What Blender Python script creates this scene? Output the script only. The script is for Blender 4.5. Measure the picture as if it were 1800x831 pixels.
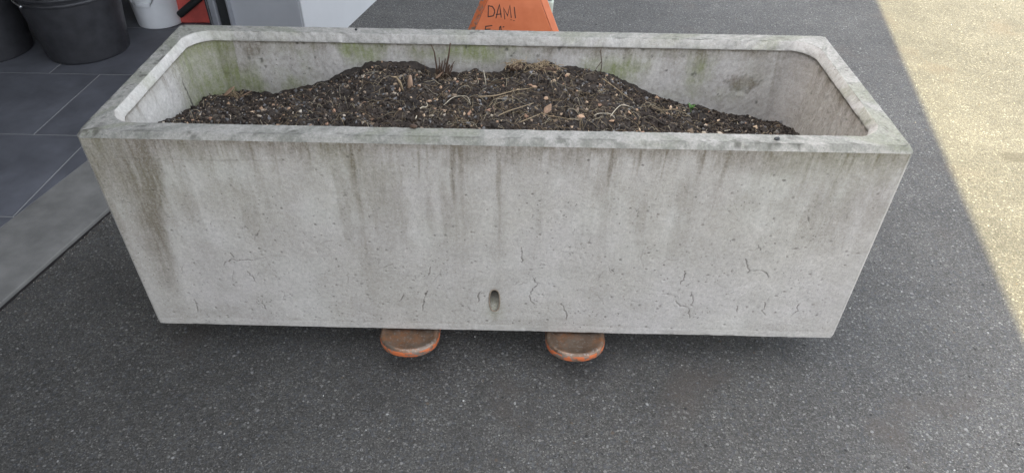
import bpy, math, random
import numpy as np
from mathutils import Matrix, Vector

for o in list(bpy.data.objects):
    bpy.data.objects.remove(o, do_unlink=True)
scene = bpy.context.scene
COL = scene.collection
rad = math.radians
rng = np.random.default_rng(7)
random.seed(7)

ZB = 0.09            # height of the planter's underside above the ground
PL, PW, PH = 1.611, 0.5256, 0.5266   # planter length, width, height
# the facade line: origin on the threshold's outer edge, s along the facade, t outward
FO = Vector((-1.306, 0.137, 0)); FD = Vector((0.2145, 0.9767, 0)); FN = Vector((0.9767, -0.2145, 0))
def fac(s, t, z=0.0):
    p = FO + FD * s + FN * t
    return Vector((p.x, p.y, z))
ROOF_Z, ROOF_T, SHADOW_T = 2.6, 0.45, 2.605

# ------------------------------------------------------------------ camera
cam = bpy.data.cameras.new('camera')
cam.sensor_width = 36.0; cam.lens = 24.648; cam.clip_start = 0.05; cam.clip_end = 400
camo = bpy.data.objects.new('camera', cam); COL.objects.link(camo)
def rotm(a, b, c):
    return Matrix.Rotation(a, 3, 'Z') @ Matrix.Rotation(b, 3, 'X') @ Matrix.Rotation(c, 3, 'Z')
camo.matrix_world = Matrix.Translation((0.05428, -1.14752, 1.23034 + ZB)) @ rotm(0.0127590, 0.8853682, 0.0126196).to_4x4()
scene.camera = camo

# ------------------------------------------------------------------ sky, sun, exposure
SUN_EL = math.atan2(ROOF_Z, SHADOW_T - ROOF_T)
world = bpy.data.worlds.new('World'); scene.world = world; world.use_nodes = True
wn = world.node_tree.nodes; wl = world.node_tree.links
for n in list(wn): wn.remove(n)
sky = wn.new('ShaderNodeTexSky'); sky.sky_type = 'NISHITA'; sky.sun_disc = False
sky.sun_elevation = SUN_EL; sky.sun_rotation = math.atan2(-FN.x, -FN.y)
sky.air_density = 1.0; sky.dust_density = 3.0; sky.ozone_density = 0.6
hs = wn.new('ShaderNodeHueSaturation'); hs.inputs['Saturation'].default_value = 0.33
bg = wn.new('ShaderNodeBackground'); bg.inputs['Strength'].default_value = 0.15
wo = wn.new('ShaderNodeOutputWorld')
wl.new(sky.outputs['Color'], hs.inputs['Color']); wl.new(hs.outputs['Color'], bg.inputs['Color']); wl.new(bg.outputs[0], wo.inputs['Surface'])
sun = bpy.data.lights.new('sun', 'SUN'); sun.energy = 4.2; sun.angle = rad(0.5); sun.color = (1.0, 0.86, 0.46)
suno = bpy.data.objects.new('sun', sun); COL.objects.link(suno)
sdir = (-FN) * math.cos(SUN_EL) + Vector((0, 0, 1)) * math.sin(SUN_EL)     # towards the sun
suno.rotation_euler = sdir.to_track_quat('Z', 'Y').to_euler(); suno.location = sdir * 20
scene.view_settings.view_transform = 'Standard'; scene.view_settings.look = 'None'
scene.view_settings.exposure = 2.36; scene.view_settings.gamma = 1.0
scene.view_settings.use_curve_mapping = False
scene.cycles.max_bounces = 6; scene.cycles.diffuse_bounces = 4
scene.cycles.use_denoising = True

# ------------------------------------------------------------------ helpers
def tag(o, label=None, cat=None, group=None, kind=None):
    if label: o['label'] = label
    if cat: o['category'] = cat
    if group: o['group'] = group
    if kind: o['kind'] = kind
    return o
def link(name, me, mat=None, parent=None, smooth=False):
    o = bpy.data.objects.new(name, me); COL.objects.link(o)
    if mat is not None and not me.materials: me.materials.append(mat)
    if parent is not None: o.parent = parent
    if smooth: me.polygons.foreach_set('use_smooth', [True] * len(me.polygons))
    return o
def mk(name, v, f, mat=None, parent=None, smooth=False):
    me = bpy.data.meshes.new(name)
    me.from_pydata([tuple(map(float, p)) for p in v], [], [tuple(map(int, q)) for q in f]); me.update()
    return link(name, me, mat, parent, smooth)
def empty(name, loc=(0, 0, 0), rz=0.0):
    o = bpy.data.objects.new(name, None); COL.objects.link(o); o.location = loc; o.rotation_euler = (0, 0, rz)
    o.empty_display_size = 0.1
    return o
class MB:
    def __init__(s): s.v = []; s.f = []
    def add(s, v, f):
        n = len(s.v); s.v += [tuple(p) for p in v]; s.f += [tuple(i + n for i in q) for q in f]; return s
    def box(s, a, b, M=None):
        (x0, y0, z0), (x1, y1, z1) = a, b
        v = [(x0, y0, z0), (x1, y0, z0), (x1, y1, z0), (x0, y1, z0), (x0, y0, z1), (x1, y0, z1), (x1, y1, z1), (x0, y1, z1)]
        if M: v = [M(*p) for p in v]
        return s.add(v, [(0, 3, 2, 1), (4, 5, 6, 7), (0, 1, 5, 4), (1, 2, 6, 5), (2, 3, 7, 6), (3, 0, 4, 7)])
    def tube(s, pts, r, n=8, cap=True, flat=None):
        pts = [Vector(p) for p in pts]; rr = r if isinstance(r, (list, tuple)) else [r] * len(pts)
        ref = None; v = []
        for i, p in enumerate(pts):
            d = (pts[min(i + 1, len(pts) - 1)] - pts[max(i - 1, 0)]).normalized()
            if ref is None:
                ref = d.orthogonal().normalized()
            ref = (ref - d * ref.dot(d)).normalized(); b = d.cross(ref)
            for k in range(n):
                a = 2 * math.pi * k / n
                v.append(p + (ref * math.cos(a) + b * math.sin(a)) * rr[i])
        f = []
        for i in range(len(pts) - 1):
            for k in range(n):
                a, b2 = i * n + k, i * n + (k + 1) % n
                f.append((a, b2, b2 + n, a + n))
        if cap:
            f.append(tuple(range(n - 1, -1, -1))); f.append(tuple((len(pts) - 1) * n + k for k in range(n)))
        return s.add(v, f)
    def lathe(s, prof, n=40, c=(0, 0, 0), close=False):
        v = []; f = []
        for (r, z) in prof:
            for k in range(n):
                a = 2 * math.pi * k / n; v.append((c[0] + r * math.cos(a), c[1] + r * math.sin(a), c[2] + z))
        m = len(prof)
        for i in range(m - 1 + (1 if close else 0)):
            j = (i + 1) % m
            for k in range(n):
                f.append((i * n + k, i * n + (k + 1) % n, j * n + (k + 1) % n, j * n + k))
        if not close:
            f.append(tuple(range(n - 1, -1, -1)))
        return s.add(v, f)
    def prism(s, poly, z0, z1):
        n = len(poly)
        v = [(p[0], p[1], z0) for p in poly] + [(p[0], p[1], z1) for p in poly]
        f = [tuple(range(n - 1, -1, -1)), tuple(range(n, 2 * n))] + [(i, (i + 1) % n, (i + 1) % n + n, i + n) for i in range(n)]
        return s.add(v, f)
    def build(s, name, mat, parent=None, smooth=False, bevel=0.0, seg=2):
        o = mk(name, s.v, s.f, mat, parent, smooth)
        if bevel:
            m = o.modifiers.new('bevel', 'BEVEL'); m.width = bevel; m.segments = seg; m.limit_method = 'ANGLE'; m.angle_limit = rad(40)
        return o
def smoothstep(a, b, x):
    t = np.clip((x - a) / (b - a), 0, 1); return t * t * (3 - 2 * t)
def vnoise(x, y, seed=0):
    """2-D value noise in 0..1 (vectorised)"""
    xi = np.floor(x).astype(np.int64); yi = np.floor(y).astype(np.int64); fx = x - xi; fy = y - yi
    fx = fx * fx * (3 - 2 * fx); fy = fy * fy * (3 - 2 * fy)
    def h(a, b):
        n = (a * 374761393 + b * 668265263 + seed * 1274126177) & 0xffffffff
        n = ((n ^ (n >> 13)) * 1274126177) & 0xffffffff
        return ((n ^ (n >> 16)) & 0xffff) / 65535.0
    return (h(xi, yi) * (1 - fx) + h(xi + 1, yi) * fx) * (1 - fy) + (h(xi, yi + 1) * (1 - fx) + h(xi + 1, yi + 1) * fx) * fy
def fbm(x, y, oct=4, seed=0):
    t = 0; a = 0.5; s = 0
    for i in range(oct):
        t = t + a * vnoise(x * 2 ** i, y * 2 ** i, seed + i * 17); s += a; a *= 0.5
    return t / s

# ---- materials
class NT:
    def __init__(s, name):
        s.m = bpy.data.materials.new(name); s.m.use_nodes = True
        s.t = s.m.node_tree; s.n = s.t.nodes; s.l = s.t.links
        s.b = s.n['Principled BSDF']; s.co = None
    def obj(s):
        if s.co is None: s.co = s.n.new('ShaderNodeTexCoord').outputs['Object']
        return s.co
    def put(s, sock, val):
        if isinstance(val, bpy.types.NodeSocket): s.l.new(val, sock)
        else:
            if hasattr(val, '__len__') and len(val) == 3 and sock.type == 'RGBA': val = (*val, 1)
            sock.default_value = val
    def noise(s, scale, detail=4, rough=0.55, dist=0.0, co=None, out='Fac'):
        n = s.n.new('ShaderNodeTexNoise'); s.l.new(co if co is not None else s.obj(), n.inputs['Vector'])
        n.inputs['Scale'].default_value = scale; n.inputs['Detail'].default_value = detail
        n.inputs['Roughness'].default_value = rough; n.inputs['Distortion'].default_value = dist
        return n.outputs[out]
    def voro(s, scale, feature='F1', out='Distance', rnd=1.0, co=None):
        n = s.n.new('ShaderNodeTexVoronoi'); n.feature = feature; s.l.new(co if co is not None else s.obj(), n.inputs['Vector'])
        n.inputs['Scale'].default_value = scale; n.inputs['Randomness'].default_value = rnd
        return n.outputs[out]
    def mapr(s, x, a, b, c=0.0, d=1.0, smooth=False):
        n = s.n.new('ShaderNodeMapRange'); n.clamp = True
        if smooth: n.interpolation_type = 'SMOOTHSTEP'
        s.put(n.inputs[0], x)
        for i, q in enumerate((a, b, c, d)): s.put(n.inputs[i + 1], q)
        return n.outputs[0]
    def ramp(s, x, stops, interp='LINEAR'):
        n = s.n.new('ShaderNodeValToRGB'); n.color_ramp.interpolation = interp; s.put(n.inputs[0], x)
        e = n.color_ramp.elements
        while len(e) < len(stops): e.new(0.5)
        for k, (p, c) in zip(e, stops):
            k.position = p; k.color = (*c, 1) if hasattr(c, '__len__') else (c, c, c, 1)
        return n.outputs[0]
    def mix(s, f, a, b, mode='MIX'):
        n = s.n.new('ShaderNodeMix'); n.data_type = 'RGBA'; n.blend_type = mode
        s.put(n.inputs[0], f); s.put(n.inputs[6], a); s.put(n.inputs[7], b)
        return n.outputs[2]
    def math(s, op, a, b=0.0):
        n = s.n.new('ShaderNodeMath'); n.operation = op; s.put(n.inputs[0], a); s.put(n.inputs[1], b); return n.outputs[0]
    def attr(s, name, out='Fac'):
        n = s.n.new('ShaderNodeAttribute'); n.attribute_name = name; return n.outputs[out]
    def bump(s, h, strength=0.5, dist=0.001):
        n = s.n.new('ShaderNodeBump'); n.inputs['Strength'].default_value = strength; n.inputs['Distance'].default_value = dist
        s.put(n.inputs['Height'], h); s.l.new(n.outputs[0], s.b.inputs['Normal'])
    def scaled(s, sc):
        n = s.n.new('ShaderNodeMapping'); s.l.new(s.obj(), n.inputs['Vector']); n.inputs['Scale'].default_value = sc; return n.outputs[0]
    def done(s, col, rough=0.8, metal=0.0, spec=None):
        s.put(s.b.inputs['Base Color'], col); s.put(s.b.inputs['Roughness'], rough); s.put(s.b.inputs['Metallic'], metal)
        if spec is not None: s.put(s.b.inputs['Specular IOR Level'], spec)
        return s.m

def m_asphalt():
    t = NT('asphalt')
    warp = t.noise(60, 2, out='Color')
    va = t.n.new('ShaderNodeVectorMath'); va.operation = 'MULTIPLY_ADD'
    t.l.new(warp, va.inputs[0]); va.inputs[1].default_value = (0.004, 0.004, 0.0); t.l.new(t.obj(), va.inputs[2])
    co = va.outputs[0]
    sp = t.n.new('ShaderNodeSeparateColor'); t.l.new(t.voro(185, out='Color', co=co), sp.inputs[0])
    d1 = t.voro(185, co=co)
    sp2 = t.n.new('ShaderNodeSeparateColor'); t.l.new(t.voro(430, out='Color', co=co), sp2.inputs[0])
    c1 = t.ramp(sp.outputs[0], [(0.0, (.052, .050, .046)), (.28, (.070, .067, .062)), (.60, (.091, .089, .082)), (.86, (.122, .118, .107)), (.965, (.158, .153, .141)), (1.0, (.27, .262, .24))])
    c2 = t.ramp(sp2.outputs[1], [(0.0, (.034, .032, .030)), (.6, (.066, .063, .057)), (.92, (.110, .106, .096)), (1.0, (.22, .21, .19))])
    stone = t.mapr(d1, 0.0026 * 185 * 0.62, 0.0026 * 185 * 1.15, 1.0, 0.0, True)
    col = t.mix(stone, c2, c1)
    col = t.mix(t.mapr(t.noise(230, 2, out='Fac'), .45, .65, 0, .25), col, (.092, .083, .068))
    col = t.mix(t.mapr(sp.outputs[1], .82, .9, 0, .30), col, (.095, .104, .117))
    v3 = t.n.new('ShaderNodeSeparateColor'); t.l.new(t.voro(88, out='Color', co=co), v3.inputs[0])
    st3 = t.math('MULTIPLY', t.mapr(t.voro(88, co=co), .24, .34, 1.0, 0.0, True), t.mapr(v3.outputs[0], .62, .66, 0, 1))
    col = t.mix(t.math('MULTIPLY', st3, .8), col, t.ramp(v3.outputs[2], [(0, (.055, .053, .050)), (.45, (.105, .104, .103)), (.8, (.165, .160, .150)), (1, (.235, .228, .21))]))
    big = t.noise(1.3, 5, .6)
    mid = t.noise(9, 4, .6)
    k = t.math('MULTIPLY', t.mapr(big, .3, .7, .80, 1.20), t.mapr(mid, .3, .7, .88, 1.12))
    kk = t.n.new('ShaderNodeCombineColor')
    for i in range(3): t.l.new(k, kk.inputs[i])
    col = t.mix(1.0, col, kk.outputs[0], 'MULTIPLY')
    # one dark irregular patch, and a few rusty-brown blotches
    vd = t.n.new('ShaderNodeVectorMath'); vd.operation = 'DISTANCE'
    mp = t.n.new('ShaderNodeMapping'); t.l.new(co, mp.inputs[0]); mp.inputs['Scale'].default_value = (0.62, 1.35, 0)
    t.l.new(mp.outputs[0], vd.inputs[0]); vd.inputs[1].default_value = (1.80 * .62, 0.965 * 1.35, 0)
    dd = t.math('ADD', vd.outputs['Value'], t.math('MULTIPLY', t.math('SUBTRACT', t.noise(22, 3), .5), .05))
    
    col = t.mix(t.mapr(t.noise(3.1, 3), .58, .72, 0, .45, True), col, (.085, .070, .058))
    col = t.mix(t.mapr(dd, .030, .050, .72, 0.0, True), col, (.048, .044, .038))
    h = t.math('ADD', t.math('ADD', st3, t.math('MULTIPLY', stone, t.mapr(sp.outputs[2], 0, 1, .4, 1.0))), t.math('MULTIPLY', t.noise(700, 2), .35))
    t.bump(h, 0.65, 0.0020)
    rough = t.mapr(sp.outputs[1], 0, 1, .62, .9)
    return t.done(col, rough, spec=.4)
def m_concrete(name, painted=True):
    t = NT(name)
    a = t.noise(2.6, 6, .6); b = t.noise(14, 5, .65); c = t.noise(120, 3, .6); e = t.noise(420, 2, .6)
    col = t.mix(t.mapr(a, .32, .68), (.405, .378, .338), (.535, .505, .458))
    col = t.mix(t.mapr(t.noise(4.4, 4, .5), .4, .62, 0, .55), col, (.490, .458, .444))
    col = t.mix(t.mapr(b, .38, .68, 0, .55), col, (.345, .325, .290))
    col = t.mix(t.mapr(c, .55, .75, 0, .35), col, (.55, .53, .495))
    col = t.mix(t.mapr(e, .57, .70, 0, .55), col, (.20, .185, .165))
    col = t.mix(t.mapr(t.noise(240, 4, .75), .38, .66, 0, .36), col, (.30, .28, .25))
    col = t.mix(t.mapr(t.noise(38, 6, .7), .52, .72, 0, .35), col, (.33, .30, .255))
    vp = t.voro(95); col = t.mix(t.math('MULTIPLY', t.mapr(vp, .10, .17, 1, 0), t.mapr(t.noise(7, 2), .5, .62)), col, (.15, .14, .13))
    g1 = t.mapr(t.noise(210, 5, .7), .32, .68, .62, 1.30); g2 = t.mapr(t.noise(60, 5, .7, co=t.scaled((1.6, 1.6, .25))), .32, .68, .60, 1.35)
    gg = t.math('MULTIPLY', g1, g2)
    col = t.mix(t.math('MULTIPLY', t.attr('pale'), g1), col, (.56, .545, .505))
    col = t.mix(t.math('MINIMUM', t.math('MULTIPLY', t.attr('stain'), gg), .92), col, (.155, .130, .096))  # stain mask also carries painted shade: drain bore, bead and foot band
    col = t.mix(t.math('MINIMUM', t.math('MULTIPLY', t.attr('grime'), g1), .9), col, (.165, .167, .145))
    col = t.mix(t.math('MINIMUM', t.math('MULTIPLY', t.attr('algae'), gg), .85), col, (.185, .205, .085))
    mo = t.math('MULTIPLY', t.mapr(t.noise(125, 4, .72), .30, .70, .86, 1.17), t.mapr(t.noise(48, 4, .7), .30, .70, .96, 1.06))
    mc = t.n.new('ShaderNodeCombineColor')
    for i in range(3): t.l.new(mo, mc.inputs[i])
    col = t.mix(1.0, col, mc.outputs[0], 'MULTIPLY')
    col = t.mix(t.attr('moss'), col, (.060, .055, .045))  # moss mask also carries the darker line along the front rim crease
    col = t.mix(t.attr('crack'), col, (.075, .066, .055))  # crack mask also carries the painted shade of the drain bore
    t.bump(t.math('ADD', t.math('MULTIPLY', c, .7), t.math('ADD', t.math('MULTIPLY', e, .5), t.math('MULTIPLY', b, .6))), .55, .0022)
    return t.done(col, .88, spec=.3)
def m_plain(name, col, rough=.6, metal=0.0, var=.12, scale=30, bump=0.0, bscale=200, spec=None):
    t = NT(name)
    dark = tuple(c * (1 - var) for c in col); lite = tuple(min(1, c * (1 + var)) for c in col)
    c = t.mix(t.mapr(t.noise(scale, 5, .6), .3, .7), dark, lite)
    if bump: t.bump(t.noise(bscale, 3), bump, .001)
    r = t.mapr(t.noise(scale * 2.3, 3), .3, .7, max(.02, rough - .08), min(1, rough + .08))
    return t.done(c, r, metal, spec)
def m_attrcol(name, rough=.9, bump=.4, bscale=400):
    t = NT(name); c = t.attr('tint', 'Color')
    c = t.mix(t.mapr(t.noise(260, 3), .3, .7, 0, .5), c, (.5, .5, .5), 'OVERLAY')
    t.bump(t.noise(bscale, 3), bump, .001)
    return t.done(c, rough, spec=.25)
def m_soil():
    t = NT('soil')
    col = t.ramp(t.noise(90, 6, .7), [(.28, (.022, .019, .017)), (.5, (.048, .041, .036)), (.66, (.075, .064, .054)), (.8, (.120, .102, .084))])
    col = t.mix(t.mapr(t.noise(9, 3), .45, .7, 0, .55), col, (.072, .052, .038))
    t.bump(t.noise(260, 5, .7), .9, .004)
    return t.done(col, .95, spec=.15)
def m_worn_orange(name, wear):
    t = NT(name)
    col = t.mix(t.mapr(t.noise(24, 4), .3, .7), (.54, .135, .045), (.62, .175, .065))
    w = t.mapr(t.noise(55, 6, .7), wear, wear + .06)
    steel = t.mix(t.mapr(t.noise(38, 5), .35, .65), (.20, .13, .085), (.30, .255, .22))
    col = t.mix(w, col, steel)
    return t.done(col, t.mapr(t.noise(60, 4), .3, .7, .35, .6), t.mapr(w, 0, 1, 0, .35))
def m_worn_top():
    t = NT('worn_steel')
    col = t.ramp(t.noise(26, 6, .65), [(.3, (.105, .075, .055)), (.45, (.20, .14, .10)), (.6, (.24, .19, .15)), (.75, (.34, .24, .16))])
    col = t.mix(t.mapr(t.noise(20, 5, .7), .50, .68, 0, .75), col, (.40, .185, .085))
    col = t.mix(t.mapr(t.noise(130, 4), .56, .66, 0, .6), col, (.34, .31, .28))
    t.bump(t.noise(140, 4), .3, .001)
    return t.done(col, t.mapr(t.noise(45, 4), .3, .7, .28, .50), .75)

M = dict(
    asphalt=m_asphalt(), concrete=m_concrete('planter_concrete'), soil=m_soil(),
    strip=m_plain('threshold_concrete', (.205, .200, .186), .85, var=.24, scale=10, bump=.4, bscale=300),
    tile=m_plain('slate_tile', (.125, .129, .145), .55, var=.28, scale=5, bump=.15, bscale=120),
    grout=m_plain('grout', (.37, .365, .35), .9, var=.12, scale=60),
    wall=m_plain('white_render', (.45, .455, .46), .9, var=.03, scale=6, bump=.35, bscale=350),
    jamb=m_plain('grey_render', (.42, .43, .45), .9, var=.05, scale=8, bump=.35, bscale=350),
    roof=m_plain('roof_fascia', (.62, .62, .61), .8, var=.06),
    black=m_plain('black_plastic', (.040, .040, .044), .42, var=.25, scale=22, bump=.1),
    rubber=m_plain('black_rubber', (.016, .018, .018), .6, var=.2, scale=40),
    wire=m_plain('steel_wire', (.55, .55, .55), .35, .9, var=.1),
    alu=m_plain('brushed_aluminium', (.42, .43, .46), .45, .6, var=.1, scale=15),
    white=m_plain('white_plastic', (.82, .83, .84), .45, var=.05, scale=12),
    red=m_plain('red_paint', (.62, .105, .085), .5, var=.2, scale=16),
    orange=m_worn_orange('orange_paint', .76), orange_worn=m_worn_orange('chipped_orange', .495), steel=m_worn_top(),
    ink=m_plain('marker_ink', (.035, .018, .014), .7, var=.1),
    pump=m_plain('pale_green_paint', (.52, .57, .48), .45, var=.1),
    bits=m_attrcol('litter_bits'),
    stem=m_plain('dead_stem', (.070, .042, .026), .85, var=.4, scale=120),
    straw=m_plain('dry_straw', (.30, .225, .135), .8, var=.35, scale=90),
    root=m_plain('pale_root', (.50, .44, .33), .8, var=.2, scale=90),
    leaf=m_plain('sprout_leaf', (.075, .16, .035), .6, var=.25, scale=90),
    joint=m_plain('groove_shade', (.016, .013, .012), .9, var=.3, scale=60, bump=.6, bscale=200),  # near-black colour standing in for shade in the open groove
    pipe=m_plain('drain_pipe', (.24, .19, .14), .8, var=.3, scale=80),
    dryleaf=m_plain('dry_leaf', (.33, .215, .14), .8, var=.3, scale=70),
)
def m_chip(i, c):
    return m_plain('clay_chip_%d' % i, c, .85, var=.22, scale=120, bump=.5, bscale=300)
CHIP = [m_chip(0, (.44, .285, .180)), m_chip(1, (.50, .36, .235)), m_chip(2, (.37, .22, .14)), m_chip(3, (.46, .38, .285))]

# ------------------------------------------------------------------ ground
gv = []; gf = []
def far(s, t, z): p = fac(s, t, z); return (p.x, p.y, z)
G = 120
SS = [-G, -1.2] + list(np.arange(-1.15, 2.4, 0.02)) + [2.45, G]
rowst = [0.0115, 0.0115, 0.0, -G]; rowsz = [0.0, -0.03, -0.032, -0.032]
# the asphalt: its edge along the threshold joint is ragged
edge = []
for i, s in enumerate(SS):
    e = 0.0155 + 0.006 * (random.random() - .4) if 0 < i < len(SS) - 2 else 0.0155
    edge.append(e)
v = []; f = []
for s, e in zip(SS, edge):
    v += [far(s, G, 0), far(s, e, 0), far(s, e - .001, -.03), far(s, -G, -.03)]
for i in range(len(SS) - 1):
    for k in range(3):
        a = i * 4 + k; f.append((a, a + 1, a + 5, a + 4))
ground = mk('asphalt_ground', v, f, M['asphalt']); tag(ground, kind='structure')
# threshold strip
mb = MB()
mb.box((-7, -0.2462, -.029), (1.50, 0.0, .006), lambda s, t, z: tuple(fac(s, t, z)))
thr = mb.build('threshold_strip', M['strip'], bevel=.002); tag(thr, kind='structure')
mb = MB(); mb.box((-7, .0006, -.0295), (1.50, .0215, -.0055), lambda s, t, z: tuple(fac(s, t, z)))  # dark strip added in the open groove to paint its shade
jf = mb.build('groove_shade_strip', M['joint']); tag(jf, kind='structure')
# loose grit along the joint
def blobs(n, pos, size, rs, flat=1.0):
    """n jittered octahedra -> verts, faces, per-vertex source index"""
    base = np.array([(1, 0, 0), (0, 1, 0), (-1, 0, 0), (0, -1, 0), (0, 0, 1), (0, 0, -1)], float)
    fc = np.array([(0, 1, 4), (1, 2, 4), (2, 3, 4), (3, 0, 4), (1, 0, 5), (2, 1, 5), (3, 2, 5), (0, 3, 5)])
    q = base[None] * (0.6 + 0.8 * rs.random((n, 6, 1))) * size[:, None, :]
    ang = rs.random((n, 3)) * np.array([2 * np.pi, .9, .9])
    for ax, (i, j) in enumerate(((0, 1), (1, 2), (0, 2))):
        c, s = np.cos(ang[:, ax])[:, None], np.sin(ang[:, ax])[:, None]
        a, b = q[:, :, i].copy(), q[:, :, j].copy()
        q[:, :, i] = a * c - b * s; q[:, :, j] = a * s + b * c
    vv = (q + pos[:, None, :]).reshape(-1, 3)
    ff = (fc[None] + 6 * np.arange(n)[:, None, None]).reshape(-1, 3)
    return vv, ff, np.repeat(np.arange(n), 6)
def tinted(name, vv, ff, tint, mat, parent=None, smooth=False):
    me = bpy.data.meshes.new(name); me.from_pydata(vv.tolist(), [], ff.tolist()); me.update()
    a = me.attributes.new('tint', 'FLOAT_COLOR', 'POINT')
    a.data.foreach_set('color', np.concatenate([tint, np.ones((len(tint), 1))], 1).astype(np.float32).ravel())
    return link(name, me, mat, parent, smooth)
n = 420
s_ = rng.uniform(-.3, 1.3, n); t_ = .019 + np.abs(rng.normal(0, .012, n))
pos = np.array([tuple(fac(a, b, .0008)) for a, b in zip(s_, t_)])
sz = rng.uniform(.0007, .0026, (n, 1)) * np.array([[1, 1, .6]])
vv, ff, si = blobs(n, pos, sz, rng)
pal = np.array([(.10, .09, .08), (.24, .21, .17), (.42, .39, .34), (.16, .13, .10)])
o = tinted('joint_grit', vv, ff, pal[rng.choice(4, n, p=[.35, .3, .15, .2])][si], M['bits'])
tag(o, 'loose pale grit along the joint between threshold and asphalt', 'grit', kind='stuff')
n = 230
px = rng.uniform(-1.6, 2.6, n); py = rng.uniform(-.8, 2.6, n)
keep = ((px - FO.x) * FN.x + (py - FO.y) * FN.y) > .06
px, py = px[keep], py[keep]; n = len(px)
sz = (rng.uniform(.0009, .0028, (n, 1)) * np.array([[1, 1, .45]]))
vv, ff, si = blobs(n, np.stack([px, py, np.full(n, .0012)], 1), sz, rng)
pal2 = np.array([(.50, .49, .46), (.34, .33, .31), (.46, .38, .24), (.22, .21, .20)])
o = tinted('loose_grit', vv, ff, pal2[rng.choice(4, n, p=[.4, .3, .1, .2])][si], M['bits'])
tag(o, 'scattered pale grit lying loose on the asphalt', 'grit', kind='stuff')

rg = np.random.default_rng(77); n = 30000
px = rg.uniform(-1.5, 3.0, n); py = -.85 + 3.6 * rg.random(n) ** 1.35
keep = (((px - FO.x) * FN.x + (py - FO.y) * FN.y) > .03) & ~((np.abs(px) < .74) & (py > .1) & (py < .95)); px, py = px[keep], py[keep]; n = len(px)
sz = (rg.gamma(3.0, .00050, (n, 1)) + .0009) * rg.uniform(.65, 1.35, (n, 3)); sz[:, 2] *= .45; sz = np.minimum(sz, .0050)
base = np.array([(1, 0, 0), (.5, .87, 0), (-.5, .87, 0), (-1, 0, 0), (-.5, -.87, 0), (.5, -.87, 0), (0, 0, 1)], float)
fc = np.array([(0, 1, 6), (1, 2, 6), (2, 3, 6), (3, 4, 6), (4, 5, 6), (5, 0, 6)])
q = base[None] * rg.uniform(.65, 1.25, (n, 7, 1)) * sz[:, None, :]; q[:, 6, 0] += rg.normal(0, .25, n) * sz[:, 0]; q[:, 6, 1] += rg.normal(0, .25, n) * sz[:, 1]
an = rg.uniform(0, 6.28, n); ca, sa = np.cos(an)[:, None], np.sin(an)[:, None]
qx = q[..., 0] * ca - q[..., 1] * sa; qy = q[..., 0] * sa + q[..., 1] * ca
vv = np.stack([qx + px[:, None], qy + py[:, None], q[..., 2] - .0001], -1).reshape(-1, 3); ff = (fc[None] + 7 * np.arange(n)[:, None, None]).reshape(-1, 3)
pal3 = np.array([(.052, .050, .047), (.080, .078, .074), (.108, .108, .108), (.140, .135, .124), (.19, .186, .176), (.30, .295, .28), (.115, .095, .075)])
tc = pal3[rg.choice(7, n, p=[.21, .28, .23, .15, .065, .01, .055])] * rg.uniform(.85, 1.15, (n, 1))
o = tinted('asphalt_aggregate', vv, ff, np.repeat(tc, 7, 0), M['bits']); tag(o, 'small proud aggregate stones bedded in the asphalt surface', 'aggregate', kind='stuff')

# ------------------------------------------------------------------ tile floor
mb = MB(); mb.box((-7, -4.2, -.029), (6, -0.247, .0046), lambda s, t, z: tuple(fac(s, t, z)))
floor = mb.build('tile_floor', M['grout']); tag(floor, kind='structure')
def clip(poly, fn):
    out = []
    for i in range(len(poly)):
        a, b = poly[i], poly[(i + 1) % len(poly)]; fa, fb = fn(a), fn(b)
        if fa >= 0: out.append(a)
        if fa * fb < 0:
            k = fa / (fa - fb); out.append((a[0] + (b[0] - a[0]) * k, a[1] + (b[1] - a[1]) * k))
    return out
def tt(p): return (p[0] - FO.x) * FN.x + (p[1] - FO.y) * FN.y
def ss(p): return (p[0] - FO.x) * FD.x + (p[1] - FO.y) * FD.y
g = .0022; RY0, RH, TLX = .505, .471, .60
for r in range(-5, 7):
    y0 = RY0 + r * RH; off = -1.482 - .197 * r
    for k in range(-5, 5):
        x0 = off + k * TLX
        sk = .03   # the courses run slightly askew
        quad = [(x0 + g, y0 + g), (x0 + TLX - g, y0 + g), (x0 + TLX - g, y0 + RH - g), (x0 + g, y0 + RH - g)]
        quad = [(x + sk * (y - y0) * .9, y) for x, y in quad]
        q = clip(quad, lambda p: -.2478 - tt(p)); q = clip(q, lambda p: tt(p) + 3.6) if len(q) > 2 else q
        q = clip(q, lambda p: 4.0 - ss(p)) if len(q) > 2 else q
        q = clip(q, lambda p: ss(p) + 2.6) if len(q) > 2 else q
        if len(q) < 3: continue
        cx = sum(p[0] for p in q) / len(q); cy = sum(p[1] for p in q) / len(q)
        m2 = MB().prism([(p[0] - cx, p[1] - cy) for p in q], 0, .0035 + random.random() * .0006)
        o = m2.build('tile', M['tile'], floor); o.location = (cx, cy, .0017)

# ------------------------------------------------------------------ building
bld = empty('building', fac(0, 0))
tag(bld, 'white rendered building with grey door reveal beside the tiled threshold', 'building')
inv = Vector(bld.location)
def bpart(name, a, b, mat, bevel=0.0, parent=bld):
    m2 = MB(); m2.box(a, b, lambda s, t, z: tuple(fac(s, t, z) - inv)); return m2.build(name, mat, parent, bevel=bevel)
bpart('wall', (1.536, -.188, -.029), (9.0, .138, ROOF_Z - .2), M['wall'], .004)          # pier whose face shows white
bpart('door_reveal', (1.5325, -.187, -.028), (1.5362, .128, 2.2), M['jamb'])              # grey lining of its end
bpart('wall', (-9.0, -.188, -.029), (-2.6, .138, ROOF_Z - .2), M['wall'], .004)
bpart('lintel', (-2.597, -.186, 2.33), (1.533, .136, ROOF_Z - .2), M['wall'])
bpart('wall', (-9.0, -3.8, -.029), (9.0, -3.6, ROOF_Z - .2), M['wall'])
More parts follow.
